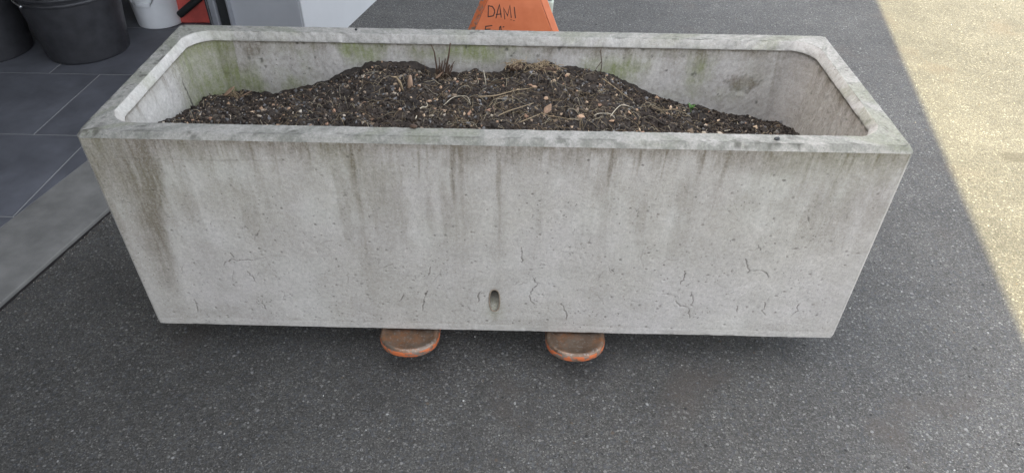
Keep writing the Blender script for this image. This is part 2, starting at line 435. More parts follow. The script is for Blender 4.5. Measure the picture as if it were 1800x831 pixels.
bpart('wall', (4.0, -3.597, -.0285), (4.2, -.19, ROOF_Z - .2), M['wall'])
bpart('wall', (-2.8, -3.597, -.0285), (-2.602, -.19, ROOF_Z - .2), M['wall'])
bpart('roof', (-9.3, -4.1, ROOF_Z - .197), (9.3, ROOF_T, ROOF_Z), M['roof'], .003)
fr = bpart('door_frame', (1.515, -.236, -.028), (1.60, -.190, 2.197), M['rubber'], .002)
bpart('frame_lip', (1.510, -.1885, -.027), (1.5322, -.180, 2.19), M['alu'], .001)
bpart('guide_rail', (1.50, -.266, -.028), (1.60, -.2375, 2.197), M['alu'], .004)
bpart('door_seal', (1.505, -.284, -.028), (1.60, -.2675, 2.197), M['black'], .003)
bpart('door_seal', (1.500, -.2725, -.026), (1.5045, -.2685, 2.19), M['wire'])

# ------------------------------------------------------------------ planter
CR = [[(-0.601, 0.305), (-0.594, 0.314)], [(-0.51, 0.269), (-0.505, 0.28), (-0.496, 0.294)], [(-0.6, 0.189), (-0.59, 0.203), (-0.573, 0.21), (-0.56, 0.209), (-0.53, 0.208)], [(-0.574, 0.232), (-0.571, 0.215)], [(-0.552, 0.179), (-0.543, 0.16), (-0.538, 0.145)], [(-0.693, 0.088), (-0.694, 0.066), (-0.696, 0.044)], [(-0.537, 0.084), (-0.534, 0.067), (-0.533, 0.052)], [(-0.151, 0.126), (-0.159, 0.104), (-0.166, 0.064)], [(-0.03, 0.13), (-0.038, 0.112), (-0.037, 0.095)], [(-0.224, 0.208), (-0.243, 0.193)], [(-0.14, 0.199), (-0.145, 0.175)], [(-0.204, 0.116), (-0.217, 0.093)], [(0.061, 0.26), (0.062, 0.21)], [(0.089, 0.173), (0.097, 0.153), (0.087, 0.14), (0.08, 0.119), (0.084, 0.101), (0.093, 0.092)], [(0.154, 0.096), (0.161, 0.081), (0.169, 0.059), (0.17, 0.042)], [(0.262, 0.207), (0.266, 0.19)], [(0.419, 0.203), (0.42, 0.188), (0.415, 0.166)], [(0.414, 0.111), (0.426, 0.098), (0.442, 0.095)], [(0.446, 0.09), (0.454, 0.058)], [(0.444, 0.138), (0.452, 0.112), (0.448, 0.103)], [(0.541, 0.245), (0.547, 0.23), (0.56, 0.209), (0.555, 0.195)], [(0.56, 0.207), (0.574, 0.211), (0.588, 0.208), (0.599, 0.2), (0.605, 0.19)], [(0.614, 0.117), (0.619, 0.101), (0.615, 0.088), (0.625, 0.075)], [(0.693, 0.116), (0.688, 0.103), (0.694, 0.09), (0.686, 0.075)], [(0.556, 0.102), (0.558, 0.082)], [(0.643, 0.363), (0.65, 0.347)], [(0.56, 0.282), (0.568, 0.268)]]
FAINT = [[(-0.53, 0.208), (-0.485, 0.224), (-0.453, 0.223)], [(0.32, 0.267), (0.318, 0.237), (0.327, 0.212)], [(-.74, .470), (-.60, .468), (-.40, .470)]]
CH = .0095                                   # chamfer of the outer edges
HX, HZ = .0015, .102                        # drain slot centre; half axes .0125 x .033
def crack_field(X, Z, lines, width, jit, seed):
    out = np.zeros_like(X); rs = np.random.default_rng(seed)
    for ln in lines:
        pts = []
        for (a, b) in zip(ln[:-1], ln[1:]):
            m = max(2, int(math.dist(a, b) / .005))
            for i in range(m):
                k = i / m; pts.append((a[0] + (b[0] - a[0]) * k + rs.normal(0, jit), a[1] + (b[1] - a[1]) * k + rs.normal(0, jit)))
        pts.append(ln[-1])
        xs = [p[0] for p in pts]; zs = [p[1] for p in pts]
        box = (X > min(xs) - .006) & (X < max(xs) + .006) & (Z > min(zs) - .006) & (Z < max(zs) + .006)
        xx, zz = X[box], Z[box]; d = np.full(xx.shape, 9.0); n = len(pts)
        for i in range(n - 1):
            ax, az = pts[i]; bx, bz = pts[i + 1]; L2 = (bx - ax) ** 2 + (bz - az) ** 2 + 1e-12
            u = np.clip(((xx - ax) * (bx - ax) + (zz - az) * (bz - az)) / L2, 0, 1)
            w = width * (.55 + .9 * rs.random()) * (1.0 if 0 < i < n - 2 else .6)
            d = np.minimum(d, np.hypot(xx - ax - u * (bx - ax), zz - az - u * (bz - az)) / w)
        out[box] = np.maximum(out[box], 1 - smoothstep(.5, 1.5, d))
    return out
PV = []; PF = []; ATT = {k: [] for k in ('stain', 'algae', 'moss', 'crack', 'pale', 'grime')}
def padd(vv, ff, **at):
    n = sum(len(a) for a in PV)
    PV.append(vv); PF.append(np.asarray(ff) + n)
    for k in ATT: ATT[k].append(np.asarray(at.get(k, np.zeros(len(vv)))).ravel())
def gridfaces(nx, nz, keep=None):
    i, j = np.meshgrid(np.arange(nx - 1), np.arange(nz - 1), indexing='ij')
    a = (i * nz + j).ravel(); ff = np.stack([a, a + nz, a + nz + 1, a + 1], 1)
    return ff
# front face, a fine grid so that cracks, pits and the drain slot are relief
x0, x1, z0, z1 = -PL / 2 + CH, PL / 2 - CH, .004, PH - .012
nx, nz = int((x1 - x0) / .0017) + 1, int((z1 - z0) / .0017) + 1
X, Z = np.meshgrid(np.linspace(x0, x1, nx), np.linspace(z0, z1, nz), indexing='ij')
crk = crack_field(X, Z, CR, .00105, .0014, 3)
rs = np.random.default_rng(11); tiny = []
for _ in range(110):
    a = rs.uniform(-.72, .76); b = .04 + .33 * rs.beta(1.3, 2.0); ang = rs.normal(math.pi / 2, .7); L = rs.uniform(.006, .030); p = [(a, b)]
    for _k in range(rs.integers(1, 4)):
        a += math.cos(ang) * L / 2; b += math.sin(ang) * L / 2; ang += rs.normal(0, .6); p.append((a, b))
    tiny.append(p)
crk = np.maximum(crk,   .45 * crack_field(X, Z, tiny, .0009, .0010, 5) * (fbm(X * 30, Z * 30, 3, 40) > .42))
crk = np.maximum(crk, .28 * crack_field(X, Z, FAINT, .0011, .0007, 6))
# pits
pit = np.zeros_like(X)
for _ in range(900):
    a = rs.uniform(-.78, .78); b = .02 + .47 * rs.beta(1.0, 1.6); r = rs.gamma(2.0, .0007) + .0008; r = min(r, .004)
    i0, i1 = int((a - r - x0) / .0017), int((a + r - x0) / .0017) + 2; j0, j1 = int((b - r - z0) / .0017), int((b + r - z0) / .0017) + 2
    i0, j0 = max(i0, 0), max(j0, 0)
    sl = (slice(i0, i1), slice(j0, j1))
    d = np.hypot((X[sl] - a) * rs.uniform(.7, 1.4), Z[sl] - b) / r
    pit[sl] = np.maximum(pit[sl], (1 - smoothstep(.4, 1.0, d)) * rs.uniform(.4, 1.0))
# runs of dirt washed down from the rim
depth = z1 - Z
wob = .006 * (fbm(X * 0 + 3.1, Z * 14, 3, 21) - .5)
stain = np.zeros_like(X)
STR = [(-.397, .05, .006, .5), (-.345, .04, .010, .45), (-.30, .06, .008, .5), (-.275, .24, .010, .75), (-.262, .11, .006, .5), (-.20, .07, .010, .4), (-.09, .06, .005, .5), (-.078, .17, .008, .85), (-.062, .15, .009, .75), (-.050, .05, .006, .5),
       (.013, .22, .007, .55), (.060, .05, .010, .4), (.112, .06, .010, .5), (.185, .06, .007, .5), (.230, .13, .007, .75), (.236, .05, .006, .5), (.31, .03, .012, .3), (.404, .07, .008, .7), (.395, .04, .006, .5), (.451, .09, .008, .65), (.462, .05, .006, .5), (.528, .06, .010, .5),
       (.575, .05, .012, .4), (.626, .05, .012, .5), (.655, .04, .008, .4), (.735, .07, .010, .4), (.765, .14, .012, .45), (.778, .05, .008, .5), (-.44, .04, .012, .4), (-.49, .03, .014, .35), (-.56, .035, .016, .35), (-.155, .05, .008, .35), (-.12, .04, .010, .3)]
for _ in range(190): STR.append((rs.uniform(-.66, .785), float(min(rs.gamma(2.0, .014) + .008, .09)), float(rs.uniform(.0018, .0055)), float(rs.uniform(.35, .8))))
sn = fbm(X * 90, Z * 22, 3, 31)
for (a, L, w, k) in STR:
    i0, i1 = max(0, int((a - 7 * w - .03 - x0) / .0017)), int((a + 7 * w + .03 - x0) / .0017)
    sl = slice(i0, i1); dp = depth[sl]; k = min(k * 1.35, 1.05)
    cx = a - .0525 * max(0, a - .3) * dp + wob[sl]
    body = np.exp(-((X[sl] - cx) / (w * (.55 + .45 * np.exp(-dp / L)))) ** 2)
    stain[sl] = np.maximum(stain[sl], k * body * np.exp(-(dp / L) ** 1.4) * (.65 + .6 * sn[sl]))
    stain[sl] = np.maximum(stain[sl], .30 * k * np.exp(-((X[sl] - cx) / (w * 2.2)) ** 2) * np.exp(-(dp / (L * 2.3)) ** 1.5))
lenx = .010 + .045 * fbm(X * 38, X * 0 + 2.0, 4, 51) ** 2.2 + .02 * (fbm(X * 6, X * 0, 2, 53) > .55)
stain = np.maximum(stain, .72 * np.exp(-(depth / (lenx * 1.25)) ** 1.6) * (.6 + .7 * fbm(X * 120, Z * 60, 3, 33)))
# broad brown wash down the left end
edge_ = -.655 - .045 * smoothstep(.03, .30, depth) - .02 * smoothstep(.3, .45, depth) + .010 * (fbm(X * 0, Z * 26, 3, 61) - .5)
wash = smoothstep(.012, -.012, X - edge_) * (.37 + .42 * fbm(X * 55, Z * 2.2, 4, 63)) * (1 - .80 * smoothstep(.12, .50, depth))
wash = wash + .30 * np.exp(-((X - edge_ + .028) / .026) ** 2) * (1 - .75 * smoothstep(.15, .5, depth)) * (.6 + .6 * fbm(X * 130, Z * 3, 3, 69))
wash *= 1 - .6 * np.exp(-((X + .765 + .02 * fbm(Z * 20, Z * 0, 2, 66)) / .020) ** 2) * smoothstep(.04, .16, depth)
stain = np.maximum(stain, wash)
stain = np.maximum(stain, .34 * smoothstep(.46, .70, fbm(X * 26, Z * 3.0, 4, 71)) * (1 - smoothstep(.1, .38, depth)))
stain = np.maximum(stain, .22 * np.exp(-((Z - .026) / .004) ** 2) * smoothstep(.4, .6, fbm(X * 22, Z * 0, 3, 73)))  # shading line along the foot band's upper edge, painted into the colour
stain = np.maximum(stain, .14 * smoothstep(.50, .70, fbm(X * 9, Z * 30, 4, 75)) * (1 - smoothstep(.05, .16, Z)))
alg = .16 * smoothstep(.45, .7, fbm(X * 5, Z * 5, 4, 81)) * np.exp(-depth / .12)
alg = np.maximum(alg, .25 * np.exp(-((X - HX + .0) / .02) ** 2 - ((Z - .07) / .03) ** 2))
pale = .40 * smoothstep(.50, .72, fbm(X * 16, Z * 9, 4, 91)) * smoothstep(.03, .07, depth) * (1 - smoothstep(.14, .26, depth)) + .25 * smoothstep(.62, .8, fbm(X * 7, Z * 7, 4, 93))
pale = np.maximum(pale, .12 * (Z < .021) * smoothstep(.35, .6, fbm(X * 14, Z * 30, 3, 95)))
Y = .0011 * (fbm(X * 6, Z * 6, 3, 101) - .5) * 2 + .0010 * (fbm(X * 70, Z * 70, 3, 103) - .5)
nick = smoothstep(.56, .72, fbm(X * 38, Z * 60, 3, 107)) * smoothstep(.016, .004, Z)
Y += .0016 * crk + .0020 * pit + .0010 * nick
Y += -.0005 * smoothstep(.0225, .0195, Z)                # slightly proud foot band
hole = np.abs((X - HX) / .0112) ** 2.6 + np.abs((Z - HZ) / .0325) ** 2.6
tilt = np.clip((Z - (HZ - .0335)) / .067, 0, 1)          # the bore runs in and upwards
Y = np.where(hole < 1, .004 + .085 * tilt ** 1.5, Y)
Y += .0012 * np.exp(-np.maximum(hole - 1, 0) / .5) * (hole >= 1)
stain = np.where(hole < 1, .38 + .50 * tilt, stain); stain = np.maximum(stain, .35 * np.exp(-np.abs(hole - 1.25) / .5) * (Z > HZ - .01))  # brown bore, with shade painted in darker towards its upper end
pit_bore_shade = np.clip(crk * .60 + pit * .58, 0, 1)
pit_bore_shade = np.where(hole < 1, .98 * smoothstep(.22, .55, tilt), pit_bore_shade)  # upper bore blackened with painted shade
stain = np.maximum(stain, .30 * np.exp(-((X - HX) / .009) ** 2) * smoothstep(.070, .060, Z) * smoothstep(.0, .05, Z))
padd(np.stack([X, Y, Z], -1).reshape(-1, 3), gridfaces(nx, nz), stain=np.clip(stain, 0, .9), algae=alg, crack=pit_bore_shade, pale=np.clip(pale, 0, .6))
# the other faces: rings swept round the plan
def ring(off, c, curved, z, NS=(520, 170), NC=9):
    hx, hy = PL / 2 - off, PW / 2 - off; cy = PW / 2
    pts = []; side = []
    corners = [(1, -1), (1, 1), (-1, 1), (-1, -1)]
    def corner(sx, sy, first):
        out = []
        for i in range(NC):
            u = i / (NC - 1)
            if first: a, b = (1 - u) * c, u * c    # from x-side towards y-side handled by caller
            k = 0.22 * c * curved * math.sin(math.pi * u)
            out.append((u, k))
        return out
    # front side left->right
    def lin(a, b, n): return np.linspace(0, 1, n, endpoint=False)[:, None] * (np.array(b) - np.array(a))[None] + np.array(a)[None]
    P = [(-hx + c, cy - hy), (hx - c, cy - hy), (hx, cy - hy + c), (hx, cy + hy - c), (hx - c, cy + hy), (-hx + c, cy + hy), (-hx, cy + hy - c), (-hx, cy - hy + c)]
    segs = []
    for i in range(8):
        a, b = P[i], P[(i + 1) % 8]; n = (NS[0] if i % 4 == 0 else NS[1]) if i % 2 == 0 else NC
        l = lin(a, b, n)
        if i % 2 == 1 and curved:
            u = np.linspace(0, 1, n, endpoint=False); mid = np.array([(a[0] + b[0]) / 2, (a[1] + b[1]) / 2])
            ox = np.array([np.sign(mid[0]), np.sign(mid[1] - cy)]) / math.sqrt(2)
            l = l + ox[None] * (.20 * c * curved * np.sin(np.pi * u))[:, None]
        segs.append(l); side += [i] * n
    xy = np.concatenate(segs)
    return np.concatenate([xy, np.full((len(xy), 1), z)], 1), np.array(side)
rings = []; meta = []
def addr(off, c, cur, z, kind): rings.append((off, c, cur, z, kind))
addr(.003, CH, 0, 0.0, 'bot'); addr(0, CH, 0, .004, 'out')
for z in np.linspace(.05, PH - .012, 12): addr(0, CH, 0, float(z), 'out')
addr(.0045, CH - .001, 0, PH - .0062, 'cham'); addr(.0090, CH - .002, 0, PH - .0005, 'cham'); addr(.0098, CH - .002, 0, PH, 'top')
for k in range(1, 9): addr(.011 + .030 * k / 8, .0085 + .0365 * k / 8, .9 * k / 8, PH, 'top')
for o_, z_ in ((.0422, -.0008), (.0445, -.0050), (.0468, -.0095), (.0490, -.0140), (.0508, -.0180), (.0510, -.0205)): addr(o_, .047, .9, PH + z_, 'bead')
addr(.0480, .047, .9, PH - .0235, 'under'); addr(.0465, .048, .9, PH - .027, 'under')
for z in np.linspace(PH - .031, .20, 82): addr(.0465 + .115 * (PH - .03 - float(z)), .048, .8, float(z), 'in')
R0, side = ring(*rings[0][:4]); NP = len(R0)
VV = []; RK = []
for r in rings:
    VV.append(ring(*r[:4])[0]); RK.append(r[4])
VV = np.array(VV); NR = len(rings)
u = np.arange(NP) * .003
th = np.broadcast_to(u[None], (NR, NP)); rz = np.array([r[3] for r in rings])[:, None] * np.ones((1, NP)); roff = np.array([r[0] for r in rings])[:, None] * np.ones((1, NP))
x_, y_, z_ = VV[..., 0], VV[..., 1], VV[..., 2]
rough = np.array([{'bot': 0, 'out': .2, 'cham': 1.0, 'top': .55, 'bead': 1.0, 'under': 1.0, 'in': .9}[k] for k in RK])[:, None]
arc = np.concatenate([[0], np.cumsum([math.hypot(rings[k + 1][0] - rings[k][0], rings[k + 1][3] - rings[k][3]) for k in range(NR - 1)])])[:, None] * np.ones((1, NP))
nse = lambda f, s, o=3: fbm(th * f + 11, arc * f + 7, o, s) - .5
# outward normal in plan of the inner wall, roughly towards the planter's middle
cxn = np.where(np.abs(x_) > .70, -np.sign(x_), 0); cyn = np.where(np.abs(x_) > .70, 0, -np.sign(y_ - PW / 2))
disp = rough * (.0018 * nse(22, 201) + .0018 * nse(75, 203) + .0012 * nse(200, 205, 2))
isb = np.array([k in ('bead', 'under', 'cham') for k in RK])[:, None]
chip = smoothstep(.60, .74, fbm(th * 34, arc * 34, 3, 207)) * isb
inw = np.array([k in ('bead', 'under', 'in') for k in RK])[:, None] * 1.0
VV[..., 0] += cxn * disp * inw * 1.3 - cxn * chip * .0016 * inw
VV[..., 1] += cyn * disp * inw * 1.3 - cyn * chip * .0016 * inw
top = np.array([k in ('cham', 'top', 'bead') for k in RK])[:, None] * 1.0
VV[..., 2] += top * (disp * .7) - chip * .0014 * top
VV[0, :, 2] = 0
# attributes of rim and inside
isin = np.array([k in ('in', 'under') for k in RK])[:, None] * np.ones((1, NP)); istop = np.array([k in ('top', 'cham') for k in RK])[:, None] * np.ones((1, NP)); isbead = np.array([k == 'bead' for k in RK])[:, None] * np.ones((1, NP))
din = np.clip(PH - z_, 0, 1)
back = (y_ > PW - .12) & (np.abs(x_) < .70)
def spot(px, pz, rx, rz_): return np.exp(-((x_ - px) / rx) ** 2 - ((z_ - pz) / rz_) ** 2)
f1 = fbm(th * 11, arc * 11, 4, 211); f2 = fbm(th * 45, arc * 45, 4, 213); f3 = fbm(th * 40, arc * 3, 3, 215); f4 = fbm(th * 130, arc * 130, 3, 217)
alg = isin * back * (1.25 * (spot(-.50, .452, .07, .03) + spot(-.60, .395, .09, .035) + spot(-.35, .485, .09, .03) + .9 * spot(-.04, .488, .10, .025) + .9 * spot(.28, .445, .07, .03) + .5 * spot(.44, .455, .12, .03) + .6 * spot(-.20, .49, .06, .02) + .35 * spot(.5, .40, .2, .03)) * (.25 + 1.1 * f2) * smoothstep(.3, .6, f1))
leftin = (x_ < -.66)
alg += isin * leftin * (.50 * smoothstep(.30, .42, y_) * (.5 + f2) + .25 * smoothstep(.06, .16, din) * f1 * 1.5)
alg += isbead * .22 * smoothstep(.5, .7, f1) + istop * .17 * smoothstep(.45, .7, f1)
rightin = (x_ > .68)
stain = isin * (.30 * smoothstep(.035, .0, din - .026) * (.4 + 1.2 * f3) + .18 * smoothstep(.45, .7, f3) * (1 - smoothstep(.05, .12, din)))
stain += isin * rightin * (.24 * (.5 + 1.0 * f1)) + isin * back * .20 * smoothstep(.52, .68, f1) + isin * leftin * .16 * smoothstep(.3, .42, y_)
sp1 = np.hypot((x_ - .612) / .030, (z_ - .418) / .020) + 1.7 * (f2 - .5) + .9 * (f1 - .5) + .7 * (f4 - .5)
spall = isin * back * (1 - smoothstep(.85, .95, sp1))
stain = np.maximum(stain, .62 * spall)
rimcr = isin * back * np.exp(-((sp1 - 1.0) / .09) ** 2) * .5
for (a, b, r, k) in ((-.615, .486, .020, .6), (-.648, .432, .022, .45), (-.62, .505, .05, .35), (-.66, .36, .03, .4)):
    stain = np.maximum(stain, isin * back * k * (1 - smoothstep(.7, 1.0, np.hypot((x_ - a) / r, (z_ - b) / (r * .7)) + 2.6 * (f2 - .5) + 1.0 * (f4 - .5))))
moss = np.zeros_like(x_)
for _ in range(90):
    w = rs.choice(4, p=[.35, .15, .25, .25]); r = rs.gamma(2, .0014) + .0012
    if w == 0: a, b = rs.normal(-.25, .25), rs.uniform(.42, .51); m_ = isin * back * (1 - smoothstep(.5, 1, np.hypot((x_ - a) / r, (z_ - b) / r / .9)))
    elif w == 1: a, b = rs.uniform(.2, .7), rs.uniform(.37, .5); m_ = isin * back * (1 - smoothstep(.5, 1, np.hypot((x_ - a) / r, (z_ - b) / r)))
    elif w == 2: a, b = rs.uniform(-.8, .75), rs.uniform(.46, .526); m_ = istop * (1 - smoothstep(.5, 1, np.hypot((x_ - a) / r, (y_ - b) / r)))
    else: a, b = rs.uniform(-.80, -.73), rs.uniform(.02, .5); m_ = np.maximum(istop, isin) * (1 - smoothstep(.5, 1, np.hypot((x_ - a) / r, (y_ - b) / r)))
    moss = np.maximum(moss, m_ * rs.uniform(.5, 1) * smoothstep(.42, .56, f4))
for (a, b, rx_, rz_) in ((-.258, .497, .024, .006), (-.225, .478, .030, .006), (-.24, .487, .010, .012), (.14, .497, .02, .008), (-.60, .46, .006, .014)):
    moss = np.maximum(moss, isin * back * smoothstep(.50, .66, f2) * np.exp(-((x_ - a) / rx_) ** 4 - ((z_ - b) / rz_) ** 4))
moss = np.maximum(moss, istop * (x_ < -.745) * .7 * smoothstep(.68, .78, fbm(x_ * 60, y_ * 60, 3, 231)))
moss = np.maximum(moss, .55 * istop * smoothstep(.715, .80, fbm(x_ * 70, y_ * 70, 3, 233)))
# shade line under the bead, painted into the concrete colour
bead_shade = np.array([k == 'under' for k in RK])[:, None] * (.35 + .4 * f2)
stain = np.maximum(stain, bead_shade)
grime = istop * (.58 + .22 * smoothstep(.4, .65, f2) + .14 * smoothstep(.4, .65, f1)) + isbead * (.22 + .25 * smoothstep(.45, .7, f2)) * (1 - .6 * leftin)
stain += istop * .12 * smoothstep(.5, .7, f1)
stain += isin * back * .10 * (.5 + f4) + isin * .05 * smoothstep(.45, .62, f4)
lastout = max(k for k in range(NR) if RK[k] == 'out')
frontch = np.array([RK[k] == 'cham' or k == lastout for k in range(NR)])[:, None] * (y_ < .05)
ftop = min(k for k in range(NR) if RK[k] == 'top')
moss[ftop] = np.maximum(moss[ftop], .55 * smoothstep(.42, .60, f2[ftop]) * (y_[ftop] < .05))  # broken darker line along the front flat-to-chamfer crease
grime = np.maximum(grime, frontch * (.55 + .35 * smoothstep(.4, .7, f2))); stain = np.maximum(stain, frontch * .45 * smoothstep(.5, .7, f2))
pale = isbead * (.12 + .35 * leftin) * smoothstep(.3, .6, f2 + .1) + istop * .22 * smoothstep(.45, .7, fbm(x_ * 19, y_ * 19, 3, 241)) + isin * leftin * .45 * (1 - smoothstep(.25, .38, y_)) + isin * back * .10
i, j = np.meshgrid(np.arange(NR - 1), np.arange(NP), indexing='ij')
a_ = (i * NP + j).ravel(); b_ = (i * NP + (j + 1) % NP).ravel()
ff = np.stack([a_, b_, b_ + NP, a_ + NP], 1)
isout = np.array([RK[k] in ('out',) and RK[k + 1] in ('out',) for k in range(NR - 1)])
front = (side == 0)
drop = (isout[:, None] & front[None]).ravel()
ff = ff[~drop]
padd(VV.reshape(-1, 3), ff, stain=np.clip(stain, 0, .85), algae=np.clip(alg, 0, .75), moss=np.clip(moss, 0, .85), pale=np.clip(pale, 0, .6), crack=rimcr, grime=np.clip(grime, 0, .85))
nall = sum(len(a) for a in PV); base = nall - len(VV.reshape(-1, 3))
pv = np.concatenate(PV); pf = [tuple(q) for q in np.concatenate(PF).tolist()]
pf.append(tuple(base + k for k in range(NP - 1, -1, -1)))
pf.append(tuple(base + (NR - 1) * NP + k for k in range(NP)))
me = bpy.data.meshes.new('concrete_planter'); me.from_pydata(pv.tolist(), [], pf); me.update()
for k, arr in ATT.items():
    at = me.attributes.new(k, 'FLOAT', 'POINT'); at.data.foreach_set('value', np.concatenate(ATT[k]).astype(np.float32))
planter = link('concrete_planter', me, M['concrete'], smooth=True)
me.set_sharp_from_angle(angle=rad(38))
planter.location = (0, 0, ZB)
tag(planter, 'large weathered grey concrete planter trough standing on orange pallet truck', 'planter')
# rim of the drain pipe in the slot
mb = MB(); pts = [(HX + .0117 * math.copysign(abs(math.cos(a)) ** .77, math.cos(a)), -.0004 + .002 * (math.sin(a) * .5 + .5), HZ + .0332 * math.copysign(abs(math.sin(a)) ** .77, math.sin(a))) for a in np.linspace(0, 2 * math.pi, 40, endpoint=False)]
pts = pts + [pts[0]]
mb.tube(pts, .0017, 8, cap=False)
mb.build('drain_pipe_rim', M['pipe'], planter, True)

# ------------------------------------------------------------------ soil
def soil_h(x, y):
    b = np.interp(x, [-.76, -.65, -.58, -.46, -.36, -.29, -.22, -.15, -.07, 0, .03, .12, .17, .28, .33, .39, .46, .54, .61, .77], [.365, .377, .362, .400, .438, .462, .458, .434, .436, .437, .462, .460, .450, .438, .408, .384, .364, .348, .332, .322])
    f = np.interp(x, [-.76, -.6, -.3, 0, .3, .5, .77], [.447, .452, .468, .468, .446, .412, .385])
    m = np.interp(x, [-.76, -.6, -.3, 0, .3, .5, .77], [.405, .415, .462, .462, .440, .386, .348])
    k = np.clip((y - .15) / .30, 0, 1)
    h = f * (1 - k) * (1 - k) + 2 * m * k * (1 - k) * 1.0 + b * k * k
    return h
def soil_full(x, y):
    h = soil_h(x, y)
    h = h + .024 * (fbm(x * 16, y * 16, 3, 301) - .5) + .017 * (fbm(x * 48, y * 48, 3, 303) - .5) + .006 * (fbm(x * 130, y * 130, 2, 305) - .5)
    return h
nx, ny = 520, 150
X, Y = np.meshgrid(np.linspace(-.748, .748, nx), np.linspace(.045, .478, ny), indexing='ij')
Zs = soil_full(X, Y)
Zs[:, -1] = .25; Zs[:, 0] = .25; Zs[0] = .25; Zs[-1] = .25
me = bpy.data.meshes.new('planting_soil'); me.from_pydata(np.stack([X, Y, Zs], -1).reshape(-1, 3).tolist(), [], gridfaces(nx, ny).tolist()); me.update()
soil = link('planting_soil', me, M['soil'], smooth=True); soil.location = (0, 0, ZB)
tag(soil, 'mound of dark crumbly potting soil filling the concrete planter', 'soil', kind='stuff')
def on_soil(n, r):
    x = r.uniform(-.735, .735, n); y = r.uniform(.10, .455, n); return x, y, soil_full(x, y)
# crumbs
n = 16000; rc = np.random.default_rng(21)
x, y, z = on_soil(n, rc)
sz = (rc.gamma(2.0, .0008, (n, 1)) + .0009) * rc.uniform(.6, 1.3, (n, 3))
vv, ff, si = blobs(n, np.stack([x, y, z + sz[:, 2] * .3], 1), np.minimum(sz, .009), rc)
pal = np.array([(.026, .020, .016), (.056, .044, .035), (.088, .073, .059), (.125, .118, .112), (.17, .125, .085), (.26, .20, .145)])
right = (x > .3)
pr = rc.random(n); idx = np.searchsorted(np.cumsum([.34, .32, .17, .09, .05, .03]), pr); idx = np.minimum(idx, 5); idx = np.where(right & (rc.random(n) < .55), 0, idx)
o = tinted('soil_crumbs', vv, ff, (pal[idx] * rc.uniform(.7, 1.3, (n, 1)))[si], M['bits']); o.location = (0, 0, ZB)
tag(o, 'small dark crumbs and grains strewn over the planter soil', 'soil crumbs', kind='stuff')
# fibres and rootlets, each a thin curved tube
def fibre(x, y, L, w, ang, lift, rr, n=6, curl=.5):
    P = []; px, py = x, y
    for i in range(n):
        u = i / (n - 1); z = float(soil_full(np.array(px), np.array(py))) + lift * math.sin(math.pi * u) + .0012
        P.append((px, py, z)); ang += rr.normal(0, curl); px += math.cos(ang) * L / n; py += math.sin(ang) * L / n
        px = min(max(px, -.735), .735); py = min(max(py, .07), .46)
    return P
rf = np.random.default_rng(33); FV = []; FF = []; FT = []; nn = 0
fcol = np.array([(.27, .215, .135), (.19, .14, .085), (.12, .085, .055), (.36, .31, .22), (.08, .055, .035)])
for _ in range(1250):
    x = rf.normal(.05, .30) if rf.random() < .75 else rf.uniform(-.7, .7); x = min(max(x, -.72), .72); y = rf.uniform(.13, .44)
    if x > .55 and rf.random() < .6: continue
    P = fibre(x, y, rf.gamma(2.2, .014) + .012, 0, rf.uniform(0, 6.28), rf.exponential(.004), rf, curl=float(rf.choice([.08, .22, .45], p=[.45, .4, .15])))
    m = MB().tube(P, float(rf.uniform(.00025, .00060)), 4)
    FV += m.v; FF += [tuple(i + nn for i in q) for q in m.f]; nn += len(m.v); c = fcol[rf.choice(5, p=[.28, .26, .18, .14, .14])] * rf.uniform(.8, 1.2); FT += [c] * len(m.v)
me = bpy.data.meshes.new('root_fibres'); me.from_pydata([tuple(p) for p in FV], [], FF); me.update()
at = me.attributes.new('tint', 'FLOAT_COLOR', 'POINT'); at.data.foreach_set('color', np.concatenate([np.array(FT), np.ones((len(FT), 1))], 1).astype(np.float32).ravel())
o = link('root_fibres', me, M['bits'], smooth=True); o.location = (0, 0, ZB)
tag(o, 'tangle of fine dry rootlets and straw across the soil', 'root fibres', kind='stuff')
# small pale chips (too small to pick apart)
n = 1000; rc = np.random.default_rng(44); x, y, z = on_soil(n, rc)
kp = (x < .33) | (rc.random(n) < .35); x, y, z = x[kp], y[kp], z[kp]; n = len(x)
sz = (rc.gamma(1.7, .0011, (n, 1)) + .0009) * rc.uniform(.7, 1.3, (n, 3)) * np.array([[1.2, 1, .6]])
vv, ff, si = blobs(n, np.stack([x, y, z + .001], 1), np.minimum(sz, .0065), rc)
pal = np.array([(.42, .28, .18), (.50, .37, .25), (.34, .21, .14), (.46, .40, .32), (.19, .185, .18)])
o = tinted('small_chips', vv, ff, pal[rc.choice(5, n, p=[.20, .17, .13, .16, .34])][si], M['bits']); o.location = (0, 0, ZB)
tag(o, 'small tan clay fragments sprinkled over the planter soil', 'clay fragments', kind='stuff')
# larger clay chips, one object each
def chip_mesh(seed):
    r = np.random.default_rng(seed); v = []
    prof = [(0, -.45), (.75, -.35), (1.0, 0), (.7, .38), (0, .45)]
    n = 8; v = []; f = []
    for (q, zz) in prof[1:-1]:
        for k in range(n):
            a = 2 * math.pi * k / n; rr = q * (.75 + .4 * r.random()); v.append((rr * math.cos(a), rr * .78 * math.sin(a), zz * (.8 + .5 * r.random())))
    v += [(0, 0, -.45), (0, 0, .5)]
    for i in range(2):
        for k in range(n): f.append((i * n + k, i * n + (k + 1) % n, (i + 1) * n + (k + 1) % n, (i + 1) * n + k))
    for k in range(n): f.append((k, 3 * n, (k + 1) % n)); f.append((2 * n + k, 2 * n + (k + 1) % n, 3 * n + 1))
    me = bpy.data.meshes.new('clay_chip'); me.from_pydata(v, [], f); me.update(); return me
CM = []
for i in range(4):
    for k in range(3):
        m_ = chip_mesh(60 + i * 3 + k); m_.materials.append(CHIP[i]); CM.append(m_)
